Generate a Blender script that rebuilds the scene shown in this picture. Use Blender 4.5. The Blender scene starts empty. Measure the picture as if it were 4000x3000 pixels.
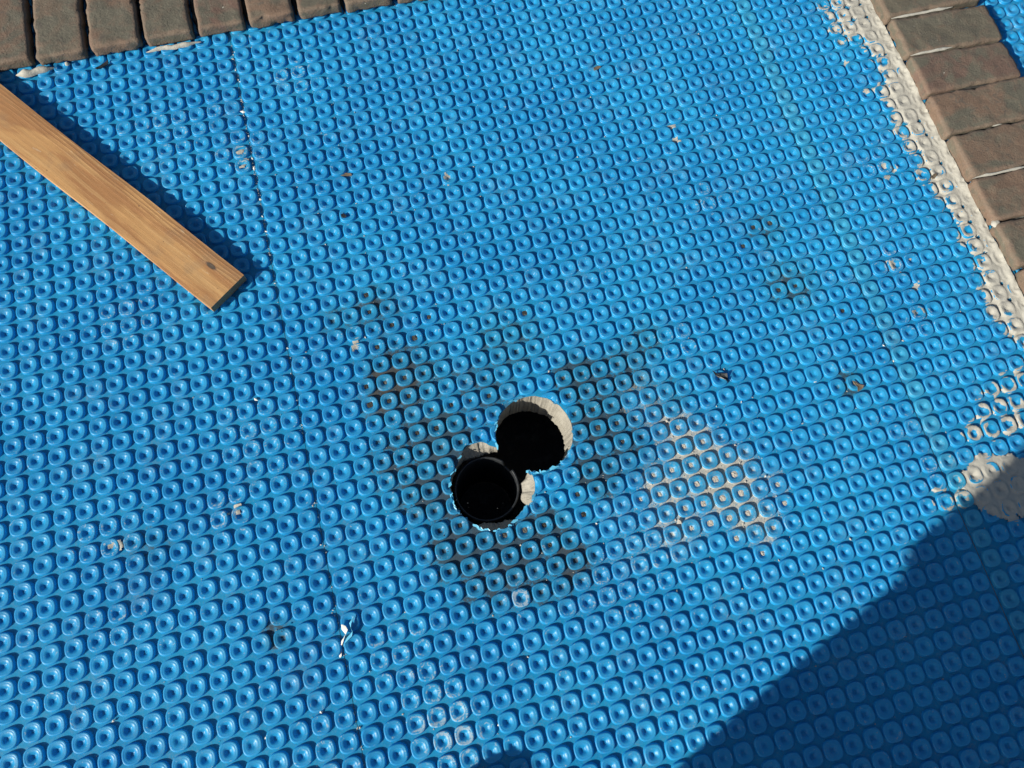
import bpy, math, random
import numpy as np
from mathutils import Matrix, Vector
from mathutils.geometry import delaunay_2d_cdt

# ------------------------------------------------------------------ camera, sky, sun, exposure
U = 0.03                                   # one stud pitch of the membrane in metres; all layout below is in pitches
sc = bpy.context.scene
COL = sc.collection
R = np.array([[0.96560541, 0.25643410, -0.04298533],
              [-0.23169988, 0.92364264, 0.30528583],
              [0.11798878, -0.28482596, 0.95129008]])      # camera axes (right, down, forward) in (x, -y, -z)
CAM = np.array([-4.14652104, 16.48992451, -35.90198976])
FOC = 2846.7587

def w(v): return (v[0], -v[1], -v[2])

cd = bpy.data.cameras.new('camera'); co = bpy.data.objects.new('camera', cd); COL.objects.link(co)
rt, up, bk = w(R[0]), tuple(-a for a in w(R[1])), tuple(-a for a in w(R[2]))
cp = w(CAM)
co.matrix_world = Matrix([[rt[k], up[k], bk[k], cp[k]*U] for k in range(3)] + [[0, 0, 0, 1]])
cd.sensor_width = 36; cd.lens = FOC/4000*36; cd.clip_start = 0.02; cd.clip_end = 500
sc.camera = co

SUN_AZ, SUN_EL = 20.5, 27.0                # the light travels towards SUN_AZ (from +x, anticlockwise)
az, el = math.radians(SUN_AZ), math.radians(SUN_EL)
sdir = Vector((math.cos(az)*math.cos(el), math.sin(az)*math.cos(el), -math.sin(el)))
wd = bpy.data.worlds.new('World'); sc.world = wd; wd.use_nodes = True
wn = wd.node_tree.nodes; sky = wn.new('ShaderNodeTexSky'); sky.sky_type = 'NISHITA'; sky.sun_disc = False
sky.sun_elevation = el; sky.sun_rotation = math.atan2(-sdir.x, -sdir.y)
wd.node_tree.links.new(sky.outputs[0], wn['Background'].inputs[0]); wn['Background'].inputs[1].default_value = 0.055
sl = bpy.data.lights.new('sun', 'SUN'); sl.energy = 4.6; sl.angle = math.radians(0.9); sl.color = (1.0, 0.95, 0.86)
so = bpy.data.objects.new('sun', sl); COL.objects.link(so); so.rotation_euler = sdir.to_track_quat('-Z', 'Y').to_euler()
so.location = (0, 0, 5)
sc.view_settings.view_transform = 'Standard'; sc.view_settings.look = 'None'
sc.view_settings.gamma = 1; sc.view_settings.exposure = 0.66; sc.view_settings.use_curve_mapping = False

rng = np.random.default_rng(7); random.seed(7)

def at(u, v, z=0.0):                       # a point of the place from where it stands in the photograph, at height z
    d = R.T @ np.array([(u-2000)/FOC, (v-1500)/FOC, 1.0]); s = (-z-CAM[2])/d[2]; P = CAM+s*d
    return np.array([P[0], -P[1]])
def pix(P):                                # (n,3) pitches -> photo position
    Q = (np.stack([P[:, 0], -P[:, 1], -P[:, 2]], 1)-CAM) @ R.T
    return np.stack([2000+FOC*Q[:, 0]/Q[:, 2], 1500+FOC*Q[:, 1]/Q[:, 2]], 1)

# ------------------------------------------------------------------ object helpers
def mesh(name, V, F, smooth=True, attr=None):
    me = bpy.data.meshes.new(name)
    V = np.asarray(V, float)*U
    if isinstance(F, np.ndarray):
        n, k = F.shape
        me.vertices.add(len(V)); me.vertices.foreach_set('co', V.astype(np.float32).ravel())
        me.loops.add(n*k); me.loops.foreach_set('vertex_index', F.astype(np.int32).ravel())
        me.polygons.add(n); me.polygons.foreach_set('loop_start', np.arange(0, n*k, k, dtype=np.int32))
        me.polygons.foreach_set('loop_total', np.full(n, k, np.int32)); me.update(calc_edges=True)
    else:
        me.from_pydata([tuple(v) for v in V], [], F); me.update()
    me.polygons.foreach_set('use_smooth', [smooth]*len(me.polygons))
    if attr is not None:
        a = me.attributes.new('wear', 'FLOAT', 'POINT'); a.data.foreach_set('value', np.asarray(attr, np.float32))
    return me
def link(name, me, mat, parent=None, **props):
    o = bpy.data.objects.new(name, me); COL.objects.link(o)
    if mat is not None and not me.materials: me.materials.append(mat)
    if parent is not None: o.parent = parent
    for k, v in props.items(): o[k] = v
    return o
def thing(name, label, cat, loc=(0, 0, 0), rz=0, group=None):
    o = bpy.data.objects.new(name, None); COL.objects.link(o)
    o.location = Vector(loc)*U; o.rotation_euler = (0, 0, rz); o.empty_display_size = 0.05
    o['label'] = label; o['category'] = cat
    if group: o['group'] = group
    return o

_perm = rng.permutation(512)
def vnoise(x, y, seed=0):                  # smooth value noise 0..1
    x = np.asarray(x, float)+seed*17.3; y = np.asarray(y, float)+seed*9.7
    xi = np.floor(x).astype(int); yi = np.floor(y).astype(int); fx = x-xi; fy = y-yi
    fx = fx*fx*(3-2*fx); fy = fy*fy*(3-2*fy)
    h = lambda a, b: _perm[(_perm[a & 511]+b) & 511]/511.0
    return (h(xi, yi)*(1-fx)+h(xi+1, yi)*fx)*(1-fy)+(h(xi, yi+1)*(1-fx)+h(xi+1, yi+1)*fx)*fy
def fbm(x, y, seed=0, o=4):
    s = 0; a = 0.5
    for k in range(o): s = s+a*vnoise(np.asarray(x)*2**k, np.asarray(y)*2**k, seed+k); a *= .5
    return s/(1-.5**o)
def sstep(a, b, x): t = np.clip((x-a)/(b-a), 0, 1); return t*t*(3-2*t)

# ------------------------------------------------------------------ material helper
class NT:
    def __init__(s, name):
        s.m = bpy.data.materials.new(name); s.m.use_nodes = True; s.t = s.m.node_tree; s.n = s.t.nodes
        s.bsdf = s.n['Principled BSDF']
        g = s.n.new('ShaderNodeNewGeometry'); s.g = g
        v = s.n.new('ShaderNodeVectorMath'); v.operation = 'SCALE'; v.inputs['Scale'].default_value = 1/U
        s.l(g.outputs['Position'], v.inputs[0]); s.P = v.outputs[0]
        x = s.n.new('ShaderNodeSeparateXYZ'); s.l(s.P, x.inputs[0]); s.X, s.Y, s.Z = x.outputs
    def l(s, a, b): s.t.links.new(a, b)
    def put(s, sock, v):
        if isinstance(v, bpy.types.NodeSocket): s.l(v, sock)
        else: sock.default_value = v
    def math(s, op, a, b=0.0, c=None, clamp=False):
        n = s.n.new('ShaderNodeMath'); n.operation = op; n.use_clamp = clamp
        s.put(n.inputs[0], a); s.put(n.inputs[1], b)
        if c is not None: s.put(n.inputs[2], c)
        return n.outputs[0]
    def noise(s, scale, detail=3, rough=.55, dist=0.0, vec=None, out=0):
        n = s.n.new('ShaderNodeTexNoise'); n.inputs['Scale'].default_value = scale; n.inputs['Detail'].default_value = detail
        n.inputs['Roughness'].default_value = rough; n.inputs['Distortion'].default_value = dist
        s.l(vec if vec is not None else s.P, n.inputs['Vector']); return n.outputs[out]
    def rng(s, v, a, b, c=0.0, d=1.0):
        n = s.n.new('ShaderNodeMapRange'); n.interpolation_type = 'SMOOTHSTEP'
        s.put(n.inputs[0], v)
        for k, q in zip((1, 2, 3, 4), (a, b, c, d)): s.put(n.inputs[k], q)
        return n.outputs[0]
    def mix(s, f, a, b):
        n = s.n.new('ShaderNodeMix'); n.data_type = 'RGBA'
        s.put(n.inputs[0], f)
        for k, q in ((6, a), (7, b)):
            if isinstance(q, tuple): n.inputs[k].default_value = (*q, 1)
            else: s.l(q, n.inputs[k])
        return n.outputs[2]
    def mul(s, *a):
        r = a[0]
        for q in a[1:]: r = s.math('MULTIPLY', r, q)
        return r
    def blobs(s, pts, P=None):               # union of soft round patches (x, y, radius, strength)
        r = None
        for (x, y, rad, st) in pts:
            n = s.n.new('ShaderNodeVectorMath'); n.operation = 'DISTANCE'
            m = s.n.new('ShaderNodeVectorMath'); m.operation = 'MULTIPLY'; m.inputs[1].default_value = (1, 1, 0)
            s.l(P if P is not None else s.P, m.inputs[0]); s.l(m.outputs[0], n.inputs[0]); n.inputs[1].default_value = (x, y, 0)
            v = s.rng(n.outputs['Value'], rad, rad*.25, 0.0, st)
            r = v if r is None else s.math('MAXIMUM', r, v)
        return r
    def bump(s, h, strength, dist):
        n = s.n.new('ShaderNodeBump'); n.inputs['Strength'].default_value = strength; n.inputs['Distance'].default_value = dist*U
        s.l(h, n.inputs['Height']); s.l(n.outputs[0], s.bsdf.inputs['Normal']); return n.outputs[0]
    def attr(s, name):
        n = s.n.new('ShaderNodeAttribute'); n.attribute_name = name; return n.outputs['Fac']

def blob(u, v, r, st=1.0): p = at(u, v, -.05); return (float(p[0]), float(p[1]), r, st)
SCUFF = [blob(*b) for b in ((930, 590, 2.2, .8), (1150, 290, 2.0, .8), (690, 480, 4.5, .45), (500, 1230, 3.2, .55), (1000, 1700, 3.5, .45),
         (880, 2010, 1.6, .9), (420, 2100, 2.2, .6), (480, 2440, 2.0, .5), (1760, 2850, 2.4, 1.5), (1680, 2700, 2.2, .7), (1560, 2560, 2.4, .55),
         (2420, 2300, 2.6, .6), (2560, 2170, 2.6, .6), (2030, 2330, .9, 1.5), (2650, 1350, 2.0, .5), (2750, 770, 1.4, .8), (3500, 1640, 1.6, .4),
         (1300, 2900, 2.4, .4), (3000, 2050, 2.0, .5), (3420, 660, 1.3, .9), (3480, 1020, 1.2, .9), (3300, 60, 2.2, .9), (3590, 1240, 1.3, .7),
         (3700, 1860, 2.4, .7))]
GRIME = [blob(*b) for b in ((2340, 1640, 2.4, 1.0), (2330, 1840, 1.9, .9), (2270, 1480, 2.0, .9), (1720, 1720, 2.6, 1.0), (1690, 1920, 2.3, 1.0), (1800, 2130, 2.4, 1.0),
         (1990, 2160, 2.4, 1.0), (2140, 2080, 1.9, .8), (2230, 2200, 1.9, .8), (2430, 1450, 2.2, .6), (1480, 1200, 2.0, .42), (1590, 1480, 3.4, .6), (1880, 1520, 2.8, .45), (2430, 1720, 2.6, .55), (2600, 1560, 2.2, .3), (1640, 1780, 3.6, .6), (1900, 2230, 2.8, .6), (2120, 2250, 2.4, .5),
         (1330, 1250, 1.4, .4), (1980, 1330, 3.0, .4), (3000, 890, 1.7, .42), (3090, 1110, 2.3, .48), (1080, 2480, 1.0, .6), (600, 2150, 1.4, .35), (2520, 1330, 1.8, .45), (3330, 1500, 1.1, .5))]
MUD = [blob(*b) for b in ((1540, 1500, 2.1, 1.0), (1480, 1590, 1.3, 1.0), (1440, 1190, 1.0, .9), (2240, 2180, 1.4, .6), (3050, 1080, 1.2, .4), (1500, 1290, .9, .6))]
CEMENT = [blob(*b) for b in ((2830, 1880, 3.2, 1.0), (2720, 1770, 2.9, .9), (2520, 1560, 2.6, .42), (2950, 2020, 2.1, .85), (2640, 1680, 2.0, .70), (2600, 1900, 2.4, .75), (2520, 1600, 2.0, .5), (2640, 2040, 2.6, .65),
          (2430, 2000, 2.2, .42), (2450, 2160, 2.4, .36), (2330, 2330, 2.6, .25), (3020, 1880, 1.6, .5))]

def blue(name, base, light, seam=False):
    k = NT(name); b = k.bsdf
    wob = k.noise(1.3, 3, .6, out=1)
    v = k.n.new('ShaderNodeVectorMath'); v.operation = 'MULTIPLY_ADD'; k.l(wob, v.inputs[0]); v.inputs[1].default_value = (1.6, 1.6, 0)
    v2 = k.n.new('ShaderNodeVectorMath'); v2.operation = 'SUBTRACT'; k.l(k.P, v2.inputs[0]); v2.inputs[1].default_value = (.8, .8, 0)
    k.l(v2.outputs[0], v.inputs[2]); WP = v.outputs[0]
    big = k.noise(.16, 2); med = k.noise(1.1, 3); fine = k.noise(9, 4, .65); fine2 = k.noise(21, 3, .6)
    top = k.rng(k.Z, -.045, -.012); low = k.rng(k.Z, -.10, -.135)
    c = k.mix(k.rng(big, .35, .65), base, light)
    c = k.mix(k.mul(k.rng(med, .35, .75), .22), c, light)
    c = k.mix(k.mul(top, .16), c, (.15, .55, .78))                 # rubbed, paler rims
    # grey film of dust, everywhere thin, stronger low down
    c = k.mix(k.mul(k.rng(fine, .46, .72), k.math('ADD', k.mul(low, .18), .05)), c, (.34, .48, .58))
    specks = k.mul(k.rng(fine2, .70, .76), k.rng(med, .42, .62), low, .8)
    c = k.mix(specks, c, (.60, .57, .50))
    film = k.mul(k.rng(k.noise(.55, 4, .65, .6), .50, .74), k.rng(fine, .34, .66), .30)
    c = k.mix(film, c, (.40, .46, .48))
    # grime round the holes
    gr = k.blobs(GRIME, WP)
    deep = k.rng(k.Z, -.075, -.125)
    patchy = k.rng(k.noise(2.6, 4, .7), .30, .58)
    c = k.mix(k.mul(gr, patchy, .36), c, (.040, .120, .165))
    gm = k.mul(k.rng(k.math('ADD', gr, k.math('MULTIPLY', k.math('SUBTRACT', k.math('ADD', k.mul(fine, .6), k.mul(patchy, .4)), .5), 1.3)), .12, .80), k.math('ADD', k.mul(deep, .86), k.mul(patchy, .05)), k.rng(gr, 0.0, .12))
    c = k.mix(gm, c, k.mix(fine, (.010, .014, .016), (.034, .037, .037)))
    spots = k.mul(k.math('ADD', k.mul(gr, .9), .06, clamp=True), k.rng(k.noise(6.5, 3, .6), .64, .69), .9)
    c = k.mix(spots, c, (.018, .02, .02))
    # mud and cement left between the studs
    mud = k.mul(k.blobs(MUD, WP), low, k.rng(med, .25, .5), .85)
    c = k.mix(mud, c, k.mix(fine, (.036, .032, .025), (.090, .078, .058)))
    cm = k.blobs(CEMENT, WP)
    cem = k.mul(k.rng(k.math('ADD', cm, k.math('MULTIPLY', k.math('SUBTRACT', k.math('ADD', k.mul(fine, .6), k.mul(fine2, .4)), .5), 1.5)), .25, .85), k.math('MAXIMUM', low, k.mul(k.rng(k.Z, -.055, -.10), .45)), k.rng(cm, .0, .25), .93)
    cc = k.mix(k.rng(fine, .3, .7), (.35, .31, .24), (.55, .49, .385)); cc = k.mix(k.mul(k.rng(fine2, .58, .68), .7), cc, (.10, .09, .075)); cc = k.mix(k.mul(k.rng(k.noise(34, 2, .6), .6, .7), .5), cc, (.62, .58, .50))
    c = k.mix(cem, c, cc)
    haze_c = k.mul(cm, .40, k.rng(fine, .38, .68), k.math('SUBTRACT', 1.0, low)); c = k.mix(haze_c, c, (.42, .42, .38))
    # scrapes and mortar wiped over the rims
    sc_ = k.blobs(SCUFF, WP)
    rag = k.noise(4.6, 5, .74, 1.4)
    th = k.math('SUBTRACT', .665, k.mul(sc_, .125))
    arc = k.mul(k.rng(k.Z, -.024, -.014), k.rng(k.Z, -.0008, -.003))            # on the shoulders of the rims
    th = k.math('SUBTRACT', th, k.mul(arc, .075))
    scr = k.mul(k.rng(rag, th, k.math('ADD', th, .06)), top, .62)
    c = k.mix(scr, c, k.mix(fine, (.42, .40, .36), (.56, .52, .46)))
    k.l(c, b.inputs['Base Color'])
    dirt = k.math('MAXIMUM', k.math('MAXIMUM', cem, scr), k.math('MAXIMUM', gm, mud))
    wet = k.mul(k.blobs(MUD, WP), k.rng(med, .5, .6), low)
    rough = k.math('ADD', k.math('ADD', .30, k.mul(fine, .16)), k.mul(dirt, .35))
    k.l(k.math('SUBTRACT', rough, k.mul(wet, .45), clamp=True), b.inputs['Roughness'])
    b.inputs['IOR'].default_value = 1.5
    h = k.math('ADD', k.mul(fine, .45), k.mul(med, .5))
    nrm = k.bump(h, .35, .035)
    tr = k.n.new('ShaderNodeBsdfTranslucent'); k.l(k.mix(.35, c, light), tr.inputs['Color']); k.l(nrm, tr.inputs['Normal'])
    mx = k.n.new('ShaderNodeMixShader'); k.l(k.mul(k.math('SUBTRACT', 1.0, dirt, clamp=True), .52), mx.inputs[0])
    k.l(b.outputs[0], mx.inputs[1]); k.l(tr.outputs[0], mx.inputs[2])
    k.l(mx.outputs[0], k.n['Material Output'].inputs[0])
    return k.m
M_BLUE = blue('blue_plastic', (.017, .390, .750), (.028, .470, .820))
M_PALE = blue('pale_blue_plastic', (.040, .425, .690), (.06, .49, .74))

def mortar_mat(name, a, b_, bump=.6):
    k = NT(name); f = k.noise(5, 4, .6); g = k.noise(17, 4, .65); m = k.noise(1.1, 3)
    c = k.mix(f, a, b_); c = k.mix(k.mul(k.rng(g, .55, .75), .35), c, tuple(q*.7 for q in a)); c = k.mix(k.mul(k.rng(m, .5, .75), .3), c, (.42, .40, .34))
    k.l(c, k.bsdf.inputs['Base Color']); k.bsdf.inputs['Roughness'].default_value = .85
    k.bump(k.math('ADD', k.mul(f, .6), k.mul(g, .5)), bump, .06); return k.m
M_MORT = mortar_mat('cream_mortar', (.33, .318, .272), (.425, .408, .352))
M_CONC = mortar_mat('grey_concrete', (.19, .176, .143), (.32, .30, .25), .8)
M_CEM = mortar_mat('dry_cement', (.36, .33, .28), (.50, .46, .39), .9)
M_MUD = mortar_mat('brown_mud', (.018, .017, .015), (.046, .042, .035), .7)
M_SOIL = mortar_mat('dark_subsoil', (.06, .055, .05), (.10, .09, .08))

def simple(name, col, rough=.5, nz=.25, scale=6):
    k = NT(name); f = k.noise(scale, 4); k.l(k.mix(f, tuple(c*(1-nz) for c in col), tuple(c*(1+nz) for c in col)), k.bsdf.inputs['Base Color'])
    k.bsdf.inputs['Roughness'].default_value = rough; k.bump(f, .3, .03); return k.m
M_PIPE = simple('black_pipe_plastic', (.014, .016, .018), .5)
M_SHARD = simple('dark_shard', (.02, .022, .024), .4)
M_LEAF = simple('dry_leaf', (.13, .10, .065), .7)
M_SHRED = simple('torn_blue_plastic', (.10, .40, .58), .35)
M_WHITE = simple('mortar_coated_scrap', (.62, .60, .53), .7)

def brick_mat():
    k = NT('weathered_brick'); oi = k.n.new('ShaderNodeObjectInfo'); r = oi.outputs['Random']
    off = k.n.new('ShaderNodeCombineXYZ'); k.l(k.mul(r, 40.0), off.inputs[2])
    vv = k.n.new('ShaderNodeVectorMath'); k.l(k.P, vv.inputs[0]); k.l(off.outputs[0], vv.inputs[1]); V = vv.outputs[0]
    big = k.noise(.35, 3, .6, .8, V); med = k.noise(1.3, 4, .6, .5, V); fine = k.noise(8, 4, .7, 0, V); grain = k.noise(24, 2, .6, 0, V)
    r2 = k.math('FRACT', k.mul(r, 7.31))
    body = k.mix(k.rng(r2, .30, .60), (.146, .094, .062), (.098, .086, .060))       # brown to grey-green firings
    body = k.mix(k.rng(r2, .75, .9), body, (.128, .076, .056))
    c = k.mix(k.rng(big, .42, .58), body, (.100, .092, .066))
    c = k.mix(k.mul(k.rng(med, .48, .70), .45), c, (.152, .094, .062))
    c = k.mix(k.mul(k.rng(k.noise(.9, 3, .6, 1.2, V), .54, .70), .45), c, (.135, .116, .082))
    c = k.mix(k.mul(k.rng(k.noise(1.9, 3, .6, .6, V), .58, .68), .7), c, (.078, .066, .052))
    wear = k.attr('wear')
    wv = k.rng(k.math('ADD', wear, k.math('MULTIPLY', k.math('SUBTRACT', med, .5), 1.5)), .42, .72)
    c = k.mix(k.mul(wv, .50), c, (.170, .112, .078))
    c = k.mix(k.mul(k.rng(fine, .58, .74), .55), c, (.25, .205, .165))
    c = k.mix(k.mul(k.rng(fine, .42, .30), .5), c, (.055, .046, .036))
    c = k.mix(k.mul(k.rng(k.noise(3.1, 2, .4, 0, V), .76, .785), .85), c, (.46, .43, .36))
    c = k.mix(k.mul(k.rng(grain, .55, .7), .25), c, (.30, .25, .20))
    k.l(c, k.bsdf.inputs['Base Color']); k.bsdf.inputs['Roughness'].default_value = .85
    k.bump(k.math('ADD', k.math('ADD', k.mul(fine, .6), med), k.mul(grain, .25)), .75, .10); return k.m
M_BRICK = brick_mat()

def wood_mat():
    k = NT('sawn_pine'); tc = k.n.new('ShaderNodeTexCoord')
    sv = k.n.new('ShaderNodeVectorMath'); sv.operation = 'SCALE'; sv.inputs['Scale'].default_value = 1/U; k.l(tc.outputs['Object'], sv.inputs[0])
    OP = sv.outputs[0]; sx = k.n.new('ShaderNodeSeparateXYZ'); k.l(OP, sx.inputs[0]); x, y, z = sx.outputs
    def comb(a, b, c):
        n = k.n.new('ShaderNodeCombineXYZ'); k.put(n.inputs[0], a); k.put(n.inputs[1], b); k.put(n.inputs[2], c); return n.outputs[0]
    # knot at (1.95, .42): fibres swerve round it
    KX, KY = 1.71, -.49
    dx = k.math('SUBTRACT', x, KX); dy = k.math('SUBTRACT', y, KY)
    d2 = k.math('ADD', k.mul(dx, dx, .35), k.mul(dy, dy, 2.2)); bend = k.math('DIVIDE', .055, k.math('ADD', d2, .12))
    yb = k.math('ADD', y, k.mul(bend, k.math('MULTIPLY', k.math('SIGN', dy), .28)))
    wav = k.noise(.5, 2, .5, 0, comb(k.mul(x, .22), 0.0, 0.0))
    yy = k.math('ADD', yb, k.mul(wav, .55))
    lines = k.noise(1.0, 3, .6, .25, comb(k.mul(x, .16), k.mul(yy, 5.2), k.mul(z, 3.0)))
    fib = k.noise(1.0, 4, .7, 0, comb(k.mul(x, 1.1), k.mul(yy, 34), k.mul(z, 34)))
    patch = k.noise(1.0, 3, .55, .5, comb(k.mul(x, .16), k.mul(y, .8), 0.0))
    edge = k.rng(k.mul(y, -1.0), .05, 1.0)                                        # tighter rings towards the upper edge
    saw = k.math('FRACT', k.mul(k.math('ADD', yy, k.mul(lines, .22)), k.math('ADD', 3.1, k.mul(edge, 1.6))))
    ring = k.mul(k.rng(saw, .25, .95), k.math('ADD', .20, k.mul(edge, .50)))
    c = k.mix(k.rng(patch, .42, .56), (.480, .262, .098), (.345, .165, .060))
    c = k.mix(k.rng(lines, .45, .68, 0, .5), c, (.520, .320, .135))
    c = k.mix(ring, c, (.270, .130, .050))
    c = k.mix(k.mul(k.rng(fib, .50, .75), .35), c, (.24, .125, .055))
    c = k.mix(k.mul(k.rng(fib, .42, .28), .30), c, (.60, .40, .20))
    kd = k.math('ADD', k.mul(dx, dx, 8.0), k.mul(dy, dy, 60.0))
    c = k.mix(k.rng(kd, 1.6, .75), c, (.20, .095, .040)); c = k.mix(k.rng(kd, .95, .55), c, (.055, .040, .028))
    pin = k.mul(k.rng(k.noise(7, 1, .4, 0, OP), .77, .79), .8); c = k.mix(pin, c, (.07, .035, .02))
    scr = k.mul(k.rng(k.noise(1.0, 3, .6, .2, comb(k.mul(x, .9), k.mul(y, 3.6), 0.0)), .66, .74), .40); c = k.mix(scr, c, (.62, .50, .34))
    end = k.rng(x, .03, .0); c = k.mix(k.mul(end, .75), c, (.17, .13, .085))
    dirty = k.mul(k.rng(k.noise(.7, 3, .6, 0, OP), .52, .72), .30); c = k.mix(dirty, c, (.22, .15, .09))
    k.l(c, k.bsdf.inputs['Base Color']); k.bsdf.inputs['Roughness'].default_value = .62
    k.bump(k.math('ADD', k.mul(fib, .8), k.mul(ring, .8)), .5, .03); return k.m
M_WOOD = wood_mat()

# ------------------------------------------------------------------ the studded membrane
ASP = 1.0073
SHEET = dict(left=(np.array([[1.01447, .00164, .08725], [.00311, -1.0173, .26366]]), range(-36, -10)),
             middle=(np.array([[1.0, 0, 0], [0, -ASP, 0]]), range(-10, 21)),
             right=(np.array([[1.00589, .00078, -.10151], [-.00165, -1.00686, -.09127]]), range(21, 50)))
H = .15
PROF = np.array([(.458, -.150, 2.9), (.444, -.130, 2.8), (.434, -.080, 2.75), (.426, -.030, 2.7), (.421, -.018, 2.7), (.404, -.004, 2.65), (.398, -.001, 2.6), (.390, .000, 2.6),
                 (.352, .000, 2.55), (.347, -.001, 2.5), (.337, -.007, 2.5), (.332, -.008, 2.5), (.282, -.010, 2.4), (.268, -.013, 2.4), (.240, -.021, 2.5),
                 (.205, -.037, 2.8), (.170, -.058, 3.2), (.136, -.084, 3.8), (.106, -.114, 4.4), (.078, -.138, 4.6), (.03, -.149, 3.0)])
def stud_arrays(NS=24, prof=PROF):
    th = np.arange(NS)*2*np.pi/NS+np.pi/NS; c, s = np.cos(th), np.sin(th); V = []
    for r, z, n in prof:
        q = r/(np.abs(c)**n+np.abs(s)**n)**(1/n); V.append(np.stack([q*c, q*s, np.full(NS, z)], 1))
    V = np.concatenate(V+[np.array([[0, 0, -.150]])]); F = []
    for k in range(len(prof)-1):
        for i in range(NS):
            j = (i+1) % NS; F.append((k*NS+i, k*NS+j, (k+1)*NS+j, (k+1)*NS+i))
    m = (len(prof)-1)*NS; t = len(V)-1
    T = [(m+i, m+(i+1) % NS, t, t) for i in range(NS)]
    return V, F, [(a, b, c_) for a, b, c_, _ in T]
SV, SF, ST = stud_arrays()
SQ = np.array(SF); STR = np.array(ST)
ALLT = np.concatenate([SQ[:, [0, 1, 2]], SQ[:, [0, 2, 3]], STR])          # all triangles

def prof_z(dx, dy):                        # height of the membrane at an offset from the nearest stud centre
    n = 2.9; rho = (np.abs(dx)**n+np.abs(dy)**n)**(1/n)
    return np.interp(rho, PROF[::-1, 0], PROF[::-1, 1], left=-.15, right=-.15)

HC1, HC2, HR = np.array([.74, -8.53]), np.array([-2.08, -10.60]), 2.0
def bumpang(th, a, b, soft=7):
    d = (np.degrees(th)-a) % 360; wdt = (b-a) % 360
    return np.minimum(sstep(0, soft, d), sstep(wdt, wdt-soft, d))*(d < wdt)
def hole_r(th, which):                     # ragged outline of the drilled openings
    x, y = np.cos(th)*3, np.sin(th)*3
    r = HR+.07*(fbm(x*2.2, y*2.2, 3+which)-.5)+.10*(fbm(x*6, y*6, 5+which, 3)-.5)
    if which == 2: r = r+.36*bumpang(th, 68, 132, 26)+.22*bumpang(th, -48, 8, 12)+.17*bumpang(th, -130, -62, 16)
    return r
def inside_hole(x, y, grow=0.0):
    r = np.zeros(np.shape(x), bool)
    for k, c in ((1, HC1), (2, HC2)):
        dx, dy = x-c[0], y-c[1]; r |= np.hypot(dx, dy) < hole_r(np.arctan2(dy, dx), k)+grow
    return r
def outline(n=220):                        # the joined outline of both openings, anticlockwise, with which circle it belongs to
    out = []
    for k, c, o in ((1, HC1, HC2), (2, HC2, HC1)):
        th = np.linspace(0, 2*np.pi, n, endpoint=False); r = hole_r(th, k)
        p = c+np.stack([np.cos(th)*r, np.sin(th)*r], 1); ko = 3-k
        d = p-o; ins = np.hypot(d[:, 0], d[:, 1]) < hole_r(np.arctan2(d[:, 1], d[:, 0]), ko)
        s = next(i for i in range(n) if ins[i-1] and not ins[i])
        seq = [(s+i) % n for i in range(n)]
        out.append([(p[i], k, th[i]) for i in seq if not ins[i]])
    return out[0]+out[1]
OUTL = outline()

def sheet_film(name, x0, x1, y0, y1, z, hole, parent, mat):
    nx, ny = max(2, int((x1-x0)/1.5)), max(2, int((y1-y0)/1.5))
    if not hole:
        xs, ys = np.linspace(x0, x1, nx), np.linspace(y0, y1, ny); X, Y = np.meshgrid(xs, ys)
        V = np.stack([X.ravel(), Y.ravel(), np.full(X.size, z)], 1)
        i = np.arange(nx-1); j = np.arange(ny-1); I, J = np.meshgrid(i, j); a = (J*nx+I).ravel()
        F = np.stack([a, a+1, a+nx+1, a+nx], 1)
    else:
        pts = [(x0, y0), (x1, y0), (x1, y1), (x0, y1)]+[tuple(p) for p, _, _ in OUTL]
        n = len(OUTL)
        ed = [(0, 1), (1, 2), (2, 3), (3, 0)]+[(4+i, 4+(i+1) % n) for i in range(n)]
        v, e, f, *_ = delaunay_2d_cdt([Vector(p) for p in pts], ed, [], 0, 1e-5)
        v = np.array([tuple(p) for p in v]); F = []
        for t in f:
            cxy = v[list(t)].mean(0)
            if not inside_hole(cxy[0], cxy[1], -.03): F.append(tuple(t))
        V = np.concatenate([v, np.full((len(v), 1), z)], 1)
    return link(name, mesh(name, V, F, False), mat, parent)

# things that cover parts of the membrane: studs that cannot be seen are left out
def in_view(P, mu=420):
    q = pix(P); return (q[:, 0] > -mu) & (q[:, 0] < 4000+mu) & (q[:, 1] > -mu) & (q[:, 1] < 3000+mu)

stud_me = mesh('stud', SV, [tuple(f) for f in SF]+ST)
stud_me.materials.append(M_BLUE)
stud_pale = mesh('stud', SV, [tuple(f) for f in SF]+ST); stud_pale.materials.append(M_PALE)

def cut_stud(cx, cy):                      # a stud the core drill has cut through
    V, F, T = stud_arrays(40, PROF); V = V+np.array([cx, cy, 0])
    for k, c in ((1, HC1), (2, HC2)):
        d = V[:, :2]-c; rr = np.hypot(d[:, 0], d[:, 1]); th = np.arctan2(d[:, 1], d[:, 0]); lim = hole_r(th, k)+.01
        near = (rr < lim) & (rr > lim-.07); s = lim/np.maximum(rr, 1e-6)
        V[near, :2] = c+d[near]*s[near, None]
    cut = inside_hole(V[:, 0], V[:, 1], -.001)
    keep = [f for f in list(F)+list(T) if not any(cut[i] for i in f)]
    return V, keep

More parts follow.
